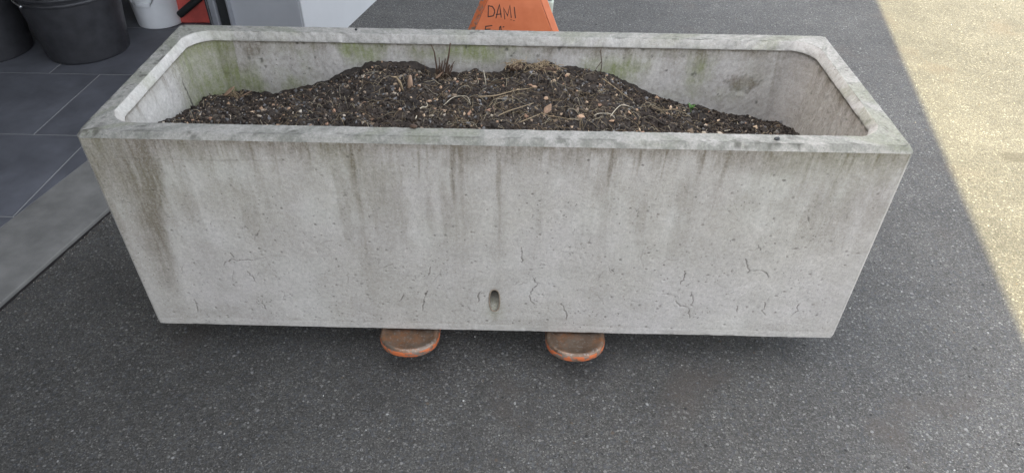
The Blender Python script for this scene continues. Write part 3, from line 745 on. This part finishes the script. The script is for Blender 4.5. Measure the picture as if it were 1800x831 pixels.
CHIPS = [(-.24, .30, .010), (-.185, .335, .007), (-.05, .40, .007), (-.10, .375, .006), (-.155, .27, .010), (-.30, .255, .007), (-.36, .22, .008), (-.45, .215, .008), (-.52, .20, .009), (-.60, .225, .009), (-.63, .20, .010), (-.68, .215, .008), (-.42, .28, .006), (-.47, .245, .007),
         (-.115, .225, .008), (-.14, .185, .008), (-.06, .205, .007), (.02, .30, .006), (.085, .355, .009), (.075, .36, .007), (.11, .305, .009), (.185, .365, .007), (.205, .315, .008), (.235, .30, .009), (.185, .215, .012), (.29, .30, .008), (.255, .22, .008), (-.21, .205, .008), (-.27, .19, .007), (-.33, .185, .007), (-.01, .19, .007),
         (.43, .20, .009), (.475, .265, .010), (.50, .26, .009), (.53, .25, .010), (.515, .275, .011), (.40, .33, .009), (-.55, .29, .006), (-.20, .40, .007), (.14, .39, .006)]
CHIPLAB = {0: 'tan clay chip left of the pale cut stub', 24: 'largest tan clay chip, near the front rim right of centre', 35: 'rust tan clay chip in the cluster near the right end of the soil', 18: 'tan clay chip just beyond the tip of the longest twig', 36: 'tan clay chip below the green sprout'}
rp = random.Random(5)
for i, (x, y, r) in enumerate(CHIPS):
    o = bpy.data.objects.new('clay_chip', CM[rp.randrange(12)]); COL.objects.link(o)
    z = float(soil_full(np.array(x), np.array(y)))
    o.location = (x, y, z + ZB + r * .22); r *= .78; o.scale = (r * rp.uniform(.8, 1.2), r * rp.uniform(.7, 1.1), r * rp.uniform(.6, .9)); o.rotation_euler = (rp.uniform(-.5, .5), rp.uniform(-.5, .5), rp.uniform(0, 6.28))
    tag(o, CHIPLAB.get(i, 'small tan clay chip lying on the dark planter soil'), 'clay chip', 'tan clay chips on the soil')
# pebble on the front rim and crumbs on rims
def lump(name, x, y, z, r, mat, label, cat, seed, sc=(1, .8, .7)):
    me = chip_mesh(seed); o = link(name, me, mat, smooth=True); o.location = (x, y, z); o.scale = tuple(r * k for k in sc); o.rotation_euler = (0, 0, seed)
    return tag(o, label, cat)
lump('dark_pebble', -.155, .040, PH + ZB + .004, .0085, M['stem'], 'dark soil clod resting on the inner edge of the planter front rim', 'clod', 91)
lump('moss_clump', .546, .024, PH + ZB + .002, .0075, M['rubber'], 'small black moss clump on the right part of the planter front rim', 'moss', 92, (1, .8, .5))
lump('moss_clump', -.357, .502, PH + ZB + .002, .0060, M['rubber'], 'small black moss clump on the planter back rim', 'moss', 93, (1, .8, .6))

# dead plant clump, twigs, stub, sprout
def S(x, y): return float(soil_full(np.array(x), np.array(y)))
def stems(name, x, y, specs, mat, label, cat, part='stem'):
    z = S(x, y); r = empty(name, (x, y, z + ZB)); tag(r, label, cat)
    for pts, rad_ in specs:
        rad_ *= 1.35 if name == 'dead_plant' else 1.15
        rr = [rad_ * (1 - .6 * i / (len(pts) - 1)) for i in range(len(pts))]
        MB().tube(pts, rr, 6).build(part, mat, r, True)
    return r
cl = [([(-.008, 0, -.01), (-.010, .003, .03), (-.014, .004, .075), (-.020, .004, .092)], .0022), ([(.006, 0, -.01), (.012, .002, .03), (.020, .003, .065), (.026, .004, .098)], .0026), ([(0, .002, -.01), (.006, .003, .03), (.012, .004, .058)], .0022),
      ([(.003, -.003, -.01), (-.002, 0, .03), (-.003, .002, .062)], .0018), ([(.010, 0, -.01), (.020, .002, .030), (.034, .003, .052)], .0018), ([(-.004, .004, -.01), (.001, .006, .03), (.004, .008, .05)], .0022), ([(.008, .004, -.01), (.014, .004, .02), (.022, .005, .042)], .0020),
      ([(-.012, 0, -.01), (-.009, .002, .02), (-.004, .004, .04)], .0020), ([(.002, -.006, -.01), (.004, -.006, .016), (.008, -.004, .034)], .0024), ([(.012, -.004, -.01), (.013, -.006, .012), (.015, -.004, .030)], .0018), ([(-.006, -.004, -.008), (-.002, -.004, .018), (.002, 0, .046)], .0016)]
for _ in range(12):
    q = random.uniform(-.012, .016); hh = random.uniform(.02, .05); cl.append(([(q, random.uniform(-.006, .006), -.01), (q * 1.3 + .003, .002, hh * .5), (q * 1.6 + random.gauss(.004, .006), .003, hh)], random.uniform(.0014, .0024)))
stems('dead_plant', -.145, .435, cl, M['stem'], 'clump of dead brown plant stems against the back wall of the planter', 'dead plant')
stems('dry_stalk', .245, .44, [([(0, 0, -.01), (.002, 0, .03), (-.004, .002, .062), (-.002, .003, .070)], .0012), ([(0, .001, .034), (-.010, 0, .018), (-.018, -.003, -.004)], .0009)], M['stem'], 'thin upright dry stalk right of the soil mound', 'stalk')
stems('plant_stub', -.226, .315, [([(.006, 0, -.01), (.002, -.003, .018), (-.006, -.004, .034)], .0032), ([(-.006, -.004, .033), (-.018, -.004, .034)], .0016), ([(-.004, -.004, .033), (.010, -.002, .036)], .0014)], M['straw'], 'pale cut plant stub standing in the soil mound', 'stub')
stems('woody_stump', -.205, .325, [([(0, 0, -.012), (.001, 0, .014), (.002, .002, .026)], .0075)], M['dryleaf'], 'short reddish woody stump beside the pale stub', 'stump')
stems('pale_root', -.035, .385, [([(.003, -.004, -.006), (.001, 0, .014), (-.003, .004, .034)], .0015)], M['root'], 'single pale root sticking up behind the mound', 'root')
stems('bent_stem', -.18, .445, [([(0, 0, -.006), (-.004, .002, .014), (-.008, .004, .022)], .0015)], M['stem'], 'short bent black stem left of the dead plant', 'stem')
TW = [([(-.045, .285), (-.005, .30), (.04, .325), (.085, .345)], .0016, .006, M['straw'], 'longest straight tan twig lying across the middle of the soil'),
      ([(.083, .238), (.105, .225), (.135, .212), (.168, .203)], .0016, .004, M['straw'], 'tan twig sloping down to the right near the front rim'),
      ([(-.008, .178), (.02, .205), (.05, .235), (.082, .27)], .0013, .005, M['straw'], 'thin curved twig rising right from the front rim'),
      ([(-.172, .165), (-.165, .20), (-.155, .23), (-.16, .262)], .0014, .006, M['root'], 'pale twig poking up over the front rim left of centre'),
      ([(.215, .222), (.228, .245), (.252, .24), (.262, .225)], .0010, .008, M['root'], 'pale arched rootlet right of centre near the front rim'),
      ([(.252, .232), (.268, .262), (.285, .292), (.31, .29)], .0010, .008, M['root'], 'pale hooked rootlet behind the arched one'),
      ([(.25, .425), (.275, .385), (.30, .35), (.315, .335)], .0013, .006, M['straw'], 'tan twig slanting down from the dry stalk'),
      ([(.05, .17), (.075, .19), (.095, .21)], .0013, .006, M['straw'], 'short tan twig leaning at the front rim near centre'),
      ([(-.12, .25), (-.10, .28), (-.07, .275), (-.06, .25)], .0010, .010, M['root'], 'pale looped rootlet in front of the dead plant'),
      ([(-.02, .25), (.0, .275), (.03, .28), (.035, .25)], .0010, .008, M['straw'], 'tan curled rootlet below the longest twig'),
      ([(-.735, .235), (-.715, .232), (-.70, .222), (-.695, .212)], .0013, .007, M['stem'], 'dark crooked twig against the left inner wall'),
      ([(.44, .385), (.42, .36), (.39, .345), (.36, .34)], .0012, .006, M['straw'], 'tan twig left of the green sprout'),
      ([(.56, .33), (.545, .30), (.53, .29)], .0012, .006, M['root'], 'short pale twig among the chips at the right'),
      ([(.38, .395), (.40, .405), (.425, .41)], .0013, .012, M['stem'], 'dark twig rising towards the back wall right of the mound')]
for pts, r_, lift, mat, lab in TW:
    P = []
    for i, (x, y) in enumerate(pts): P.append(Vector((x, y, S(x, y) + r_ + lift * math.sin(math.pi * (i + .5) / len(pts)))))
    # smooth
    Q = []
    for i in range(len(P) - 1):
        p0, p1, p2, p3 = P[max(i - 1, 0)], P[i], P[i + 1], P[min(i + 2, len(P) - 1)]
        for k in range(5):
            u_ = k / 5; Q.append(.5 * ((2 * p1) + (-p0 + p2) * u_ + (2 * p0 - 5 * p1 + 4 * p2 - p3) * u_ * u_ + (-p0 + 3 * p1 - 3 * p2 + p3) * u_ ** 3))
    Q.append(P[-1]); b0 = Q[0].copy()
    rr = [r_ * (1 - .5 * i / len(Q)) for i in range(len(Q))]
    o = MB().tube([q - b0 for q in Q], rr, 6).build('dry_twig', mat, None, True); o.location = b0 + Vector((0, 0, ZB)); tag(o, lab, 'twig')
def leafmesh(L, W, bend, name, mat, parent, M4):
    v = []; f = []
    for i in range(6):
        u_ = i / 5; w = W * math.sin(math.pi * (.08 + .9 * u_)) * .5
        for k in (-1, 0, 1): v.append(M4 @ Vector((L * u_, k * w, bend * u_ * u_ + (.15 * w if k else 0))))
    for i in range(5):
        for k in (0, 1): f.append((i * 3 + k, i * 3 + k + 1, i * 3 + k + 4, i * 3 + k + 3))
    o = mk(name, v, f, mat, parent, True); m = o.modifiers.new('thick', 'SOLIDIFY'); m.thickness = .0006; return o
sp = empty('green_sprout', (.468, .385, S(.468, .385) + ZB)); tag(sp, 'small green sprout at the right end of the soil mound', 'sprout')
MB().tube([(0, 0, -.006), (.001, 0, .008), (.003, .001, .016)], .001, 6).build('stem', M['leaf'], sp, True)
for a, e, L in ((.3, 1.1, .016), (2.2, 1.0, .018), (4.0, .9, .015), (5.2, 1.2, .013), (1.3, .6, .014)):
    leafmesh(L, .008, -.003, 'leaf', M['leaf'], sp, Matrix.Translation((.001, 0, .009)) @ Matrix.Rotation(a, 4, 'Z') @ Matrix.Rotation(-e, 4, 'Y'))
for (x, y, a, L, W, lab) in ((-.685, .405, .4, .035, .022, 'curled tan dead leaf in the back left corner of the planter'), (-.655, .415, -.2, .05, .016, 'reddish dead leaf strip by the back left corner'), (.105, .232, .8, .026, .018, 'flat brown dead leaf near the front rim'), (-.155, .40, .2, .022, .012, 'pale bark flake at the foot of the dead plant')):
    o = leafmesh(L, W, .008, 'dead_leaf', M['dryleaf'], None, Matrix.Rotation(a, 4, 'Z') @ Matrix.Rotation(-.35, 4, 'Y')); o.location = (x, y, S(x, y) + ZB + .003); tag(o, lab, 'dead leaf')

def tuft(x, y, rx, ry, h, n, seed, label):
    r = random.Random(seed); z = S(x, y); root = empty('root_tuft', (x, y, z + ZB)); tag(root, label, 'root tuft')
    me = chip_mesh(seed); o = link('root_ball', me, M['stem'], root, True); o.scale = (rx * .8, ry * .8, h * .8); o.location = (0, 0, h * .2)
    mb = MB()
    for _ in range(n):
        a = r.uniform(0, 6.28); b = r.uniform(.1, 1.0); p = Vector((math.cos(a) * rx * b, math.sin(a) * ry * b, h * math.sqrt(max(0, 1 - b * b * .8)) * .8)); d = Vector((r.gauss(0, 1), r.gauss(0, 1), r.gauss(.2, .5))).normalized(); L = r.uniform(.006, .020)
        mb.tube([p, p + d * L * .5 + Vector((0, 0, .001)), p + d * L + Vector((r.gauss(0, .003), r.gauss(0, .003), -.002))], r.uniform(.0004, .0009), 4)
    o = mb.build('rootlets', M['straw'], root); o['kind'] = 'stuff'
tuft(.040, .432, .030, .018, .022, 70, 71, 'brown matted root tuft on the back of the mound at centre')
tuft(.108, .430, .036, .018, .020, 80, 72, 'wider brown matted root tuft on the back of the mound right of centre')
tuft(-.655, .412, .030, .012, .012, 40, 73, 'reddish root tuft by the back left corner of the planter')

# ------------------------------------------------------------------ pallet truck
pj = empty('pallet_truck', (0, 1.15, 0)); tag(pj, 'orange hand pallet truck carrying the concrete planter, DAMI written on its frame', 'pallet truck')
def L_(p): return (p[0], p[1] - 1.15, p[2])
def fork(cx, w, tip):
    hw = w / 2; y0 = tip + .062
    def outline(off, lift=0):
        pts = []
        for a in np.linspace(math.pi, 2 * math.pi, 29):
            c, s = math.cos(a), math.sin(a); e = .92
            pts.append((cx + (hw - off) * math.copysign(abs(c) ** e, c), y0 + (.062 - off) * math.copysign(abs(s) ** e, s)))
        pts.append((cx + hw - off, 1.12)); pts.insert(0, (cx - hw + off, 1.12)); return pts
    lay = [(.030, -.0042), (.018, -.0038), (.0125, -.0010), (.0090, 0), (.0058, -.0004), (.0030, -.0022), (.0008, -.0055), (0, -.0095), (.0005, -.020), (.005, -.026), (.012, -.031)]
    v = []; n = None
    for off, dz in lay:
        o_ = outline(off); n = len(o_); v += [L_((x, y, ZB - .0006 + dz)) for x, y in o_]
    f = [tuple(range(n))]
    for i in range(len(lay) - 1):
        for k in range(n): a, b = i * n + k, i * n + (k + 1) % n; f.append((a, a + n, b + n, b))
    f.append(tuple((len(lay) - 1) * n + k for k in range(n - 1, -1, -1)))
    me = bpy.data.meshes.new('fork'); me.from_pydata(v, [], f); me.update(); me.materials.append(M['steel']); me.materials.append(M['orange_worn'])
    o = link('fork', me, None, pj, True)
    for p in me.polygons:
        zc = sum(me.vertices[k].co.z for k in p.vertices) / len(p.vertices)
        if zc < ZB - .0052: p.material_index = 1
    me.set_sharp_from_angle(angle=rad(50))
    MB().tube([(cx - .04, .22 - 1.15, .040), (cx + .04, .22 - 1.15, .040)], .040, 20).build('load_roller', M['rubber'], o, True)
fork(-.2005, .141, -.068); fork(.1925, .141, -.070)
# inclined frame plate with folded flanges
A = Vector((0, 1.13, .05 + ZB)); Bv = Vector((0, 1.23, .42 + ZB)); U = (Bv - A).normalized(); Nn = Vector((0, U.z, -U.y)); Nn = Vector((0, -U.z, U.y))
def plate(x, u_, d=0.0): p = A + U * u_ + Nn * d; return L_((x, p.y, p.z))
def xl(u_): return -.2035 + .447 * u_ + .0
def xr(u_): return .239 - .425 * u_
mb = MB(); us = (-.02, .37)
pts = [(xl(us[0]), us[0]), (xr(us[0]), us[0]), (xr(us[1]), us[1]), (xl(us[1]), us[1])]
mb.add([plate(x, q, 0) for x, q in pts] + [plate(x, q, -.008) for x, q in pts], [(0, 1, 2, 3), (7, 6, 5, 4), (0, 4, 5, 1), (1, 5, 6, 2), (2, 6, 7, 3), (3, 7, 4, 0)])
plate_o = mb.build('frame_plate', M['orange'], pj, bevel=.002)
for sgn, fx in ((-1, xl), (1, xr)):
    mb = MB(); vv = []
    for q in us:
        w = .0245
        vv += [plate(fx(q) + sgn * .0005, q, .0005), plate(fx(q) + sgn * w, q, -.010 if sgn > 0 else -.016), plate(fx(q) + sgn * w, q, -.030), plate(fx(q) + sgn * .0005, q, -.030)]
    mb.add(vv, [(0, 1, 5, 4), (1, 2, 6, 5), (2, 3, 7, 6), (3, 0, 4, 7), (3, 2, 1, 0), (4, 5, 6, 7)])
    mb.build('side_flange', M['orange'] if sgn > 0 else M['orange_worn'], pj, bevel=.003)
# cross piece joining forks and plate
MB().box((-.27, -.05, .045), (.262, .02, .135)).build('cross_member', M['orange'], pj, bevel=.004)
TX = [[(-0.066, 0.2807), (-0.0673, 0.247)], [(-0.067, 0.2819), (-0.053, 0.2801), (-0.0457, 0.2698), (-0.0446, 0.2611), (-0.049, 0.2493), (-0.0673, 0.2457)], [(-0.0399, 0.2424), (-0.0335, 0.27), (-0.0284, 0.2862), (-0.0249, 0.2652), (-0.0221, 0.2453)], [(-0.0394, 0.2537), (-0.023, 0.2558)], [(-0.0098, 0.2392), (-0.0141, 0.2753), (-0.0003, 0.2501), (0.0073, 0.2844), (0.0123, 0.2446)], [(0.0222, 0.2784), (0.0267, 0.2436)], [(-0.0785, 0.1940), (-0.0756, 0.2136), (-0.0541, 0.217)], [(-.0775, .203), (-.060, .205)], [(-0.0278, 0.192), (-0.0271, 0.2119), (-0.0234, 0.2145), (-0.0207, 0.192)], [(-0.0156, 0.2126), (-0.0124, 0.2137)], [(0.0098, 0.2373), (0.014, 0.2363)], [(0.019, 0.2342), (0.025, 0.2343)]]
for grp in ((0, 1), (2, 3), (4,), (5,), (6, 7), (8,), (9,), (10,), (11,)):          # D A M I, then the half-hidden second line
    mb = MB()
    for gi, st in enumerate(TX[q] for q in grp):
        w = .00165 if grp[0] < 10 else .0008
        L = []; R_ = []
        for i, p in enumerate(st):
            d = Vector((st[min(i + 1, len(st) - 1)][0] - st[max(i - 1, 0)][0], st[min(i + 1, len(st) - 1)][1] - st[max(i - 1, 0)][1])).normalized()
            if 0 < i < len(st) - 1:
                d1 = Vector((p[0] - st[i - 1][0], p[1] - st[i - 1][1])).normalized(); d2 = Vector((st[i + 1][0] - p[0], st[i + 1][1] - p[1])).normalized()
                nn_ = Vector((-(d1 + d2).y, (d1 + d2).x)); k = min(1.0 / max(.35, math.cos(d1.angle(d2) / 2)), 2.2)
                nrm = nn_.normalized() * w * k if nn_.length > 1e-6 else Vector((-d1.y, d1.x)) * w
            else: nrm = Vector((-d.y, d.x)) * w
            e = d * w * (-.8 if i == 0 else (.8 if i == len(st) - 1 else 0))
            L.append((p[0] + e.x + nrm.x, p[1] + e.y + nrm.y)); R_.append((p[0] + e.x - nrm.x, p[1] + e.y - nrm.y))
        h = .0005 + .0002 * gi; m = len(st)
        v = [plate(x, y, h) for x, y in L] + [plate(x, y, h) for x, y in R_] + [plate(x, y, .0001) for x, y in L] + [plate(x, y, .0001) for x, y in R_]
        f = []
        for i in range(m - 1):
            f += [(i, m + i, m + i + 1, i + 1), (i, i + 1, 2 * m + i + 1, 2 * m + i), (m + i + 1, m + i, 3 * m + i, 3 * m + i + 1)]
        f += [(0, 2 * m, 3 * m, m), (m - 1, 2 * m - 1, 4 * m - 1, 3 * m - 1)]
        mb.add(v, f)
    mb.build('letter_stroke', M['ink'], plate_o)
# pump, tiller, wheels behind the plate
MB().lathe([(.045, 0), (.045, .20), (.038, .215), (.028, .22), (.028, .33), (.0, .332)], 28, (.02, .17, .10)).build('pump', M['black'], pj, True)
mb = MB(); mb.lathe([(.0125, 0), (.0135, .004), (.0165, .052), (.0165, .060), (.0125, .060), (.0115, .02)], 24, (.1465, .215, ZB + .225)); mb.build('release_sleeve', M['pump'], pj, True)
MB().tube([(.1465, .215, ZB + .20), (.1465, .215, ZB + .282)], .0085, 14).build('release_rod', M['black'], pj, True)
MB().tube([(.10, .215, ZB + .21), (.1465, .215, ZB + .212)], .007, 10).build('release_bracket', M['black'], pj, True)
for sx in (-.07, .07):
    mb = MB(); mb.tube([(.02 + sx - .025, .17, .09), (.02 + sx + .025, .17, .09)], .09, 30); mb.build('steering_wheel', M['rubber'], pj, bevel=.006)
MB().tube([(.02, .17, .43), (.02, .30, .75), (.02, .50, 1.16)], .017, 14).build('tiller', M['black'], pj, True)
MB().tube([(-.12, .55, 1.26), (-.10, .51, 1.18), (.02, .495, 1.15), (.14, .51, 1.18), (.16, .55, 1.26), (.02, .575, 1.31), (-.12, .55, 1.26)], .013, 12).build('tiller_grip', M['black'], pj, True)

# ------------------------------------------------------------------ things on the tiled floor
FZ = .0055
def bucket(name, c, rb, rt, h, mat, label, beads=((.97, .005),), n=56):
    r = empty(name, (c[0], c[1], FZ)); tag(r, label, 'bucket')
    mb = MB(); q = rb * .075
    prof = [(0.001, .004), (rb - q * 1.3, .003), (rb - q * .4, .001), (rb - q * .1, q * .35), (rb, q)]
    for k in range(1, 9): u_ = k / 8; prof.append((rb + (rt - rb) * u_, q + (h - q) * u_))
    prof += [(rt + .001, h + .001), (rt - .004, h + .001), (rb - .004, .012), (.001, .010)]
    mb.lathe(prof, n); body = mb.build('body', mat, r, True); body.data.set_sharp_from_angle(angle=rad(50))
    for (u_, w) in beads:
        rr = rb + (rt - rb) * u_; zz = h * u_
        MB().lathe([(rr - .001, zz - .007), (rr + w, zz - .006), (rr + w * 1.2, zz), (rr + w, zz + .006), (rr - .001, zz + .007)], n, close=True).build('rim', mat, body, True)
    return r
b1 = bucket('mortar_bucket', (-1.825, 1.685), .163, .196, .285, M['black'], 'black plastic mortar bucket with wire handle beside the white bucket', ((.985, .006), (.90, .004)))
def wire_handle(b, az, rt, zear, droop, side, r=.0028):
    c, s = math.cos(az), math.sin(az); R_ = rt + .008; pts = []
    for k in range(25):
        a = math.pi * k / 24; along = math.cos(a) * R_; out = math.sin(a) * (R_ + .012)
        pts.append((c * along - s * out * side, s * along + c * out * side, zear - droop * math.sin(a)))
    wh = MB().tube(pts, r, 8).build('wire_handle', M['wire'], b, True)
    for sg in (1, -1):
        MB().tube([(c * sg * (rt - .002), s * sg * (rt - .002), zear), (c * sg * (rt + .014), s * sg * (rt + .014), zear)], .006, 10).build('handle_ear', M['wire'], wh, True)
wire_handle(b1, rad(-118), .190, .252, -.02, -1)
b0 = bucket('mortar_bucket', (-2.235, 1.65), .163, .192, .285, M['black'], 'black plastic mortar bucket cut off by the left picture edge', ((.985, .006), (.90, .004)))
b2 = bucket('white_bucket', (-1.637, 2.002), .104, .122, .27, M['white'], 'white plastic pail standing behind the planter corner next to red case', ((.97, .004),))
# carrying handle lying against the front of the white pail
mb = MB(); pts = []
for k in range(9):
    a = rad(-94 - 17 + 34 * k / 8); pts.append((.1195 * math.cos(a), .1195 * math.sin(a)))
vv = []
for (x, y) in pts:
    x, y = x * .945, y * .945; vv += [(x, y, .108), (x * 1.05, y * 1.05, .108), (x * 1.06, y * 1.06, .128), (x * 1.01, y * 1.01, .128)]
ff = [(0, 1, 2, 3), (32, 35, 34, 33)]
for k in range(8):
    for q in range(4): a = k * 4 + q; b = k * 4 + (q + 1) % 4; ff.append((a, a + 4, b + 4, b))
mb.add(vv, ff).build('hand_grip', M['white'], b2, bevel=.002)
for sg, k in ((-1, 0), (1, 8)):
    x, y = pts[k]; MB().tube([(x * 1.0, y * 1.0, .118), (x * 1.04 + sg * .010, y * .99, .130), (x * 1.05 + sg * .035, y * .96, .175)], .002, 8).build('wire_handle', M['wire'], b2, True)
# red case with black grip
rc_ = empty('red_case', (-1.43, 2.09, FZ), rad(3)); tag(rc_, 'red metal case with black rubber grip beside the white pail', 'case')
MB().box((-.125, -.11, .0), (.125, .11, .42)).build('body', M['red'], rc_, bevel=.008, seg=3)
MB().box((-.127, -.112, .27), (.127, .112, .276)).build('lid_seam', M['rubber'], rc_)
grip = MB().tube([(.045, -.140, .158), (.012, -.142, .130), (-.088, -.150, .060), (-.094, -.151, .056)], [.0155, .0165, .0165, .0145], 18).build('grip', M['rubber'], rc_, True)
MB().tube([(.05, -.108, .175), (.052, -.138, .170), (.044, -.140, .157)], .007, 12).build('grip_arm', M['wire'], rc_, True)
MB().tube([(-.0935, -.151, .0562), (-.0965, -.1513, .0543)], .006, 12).build('grip_end_cap', M['wire'], grip, True)
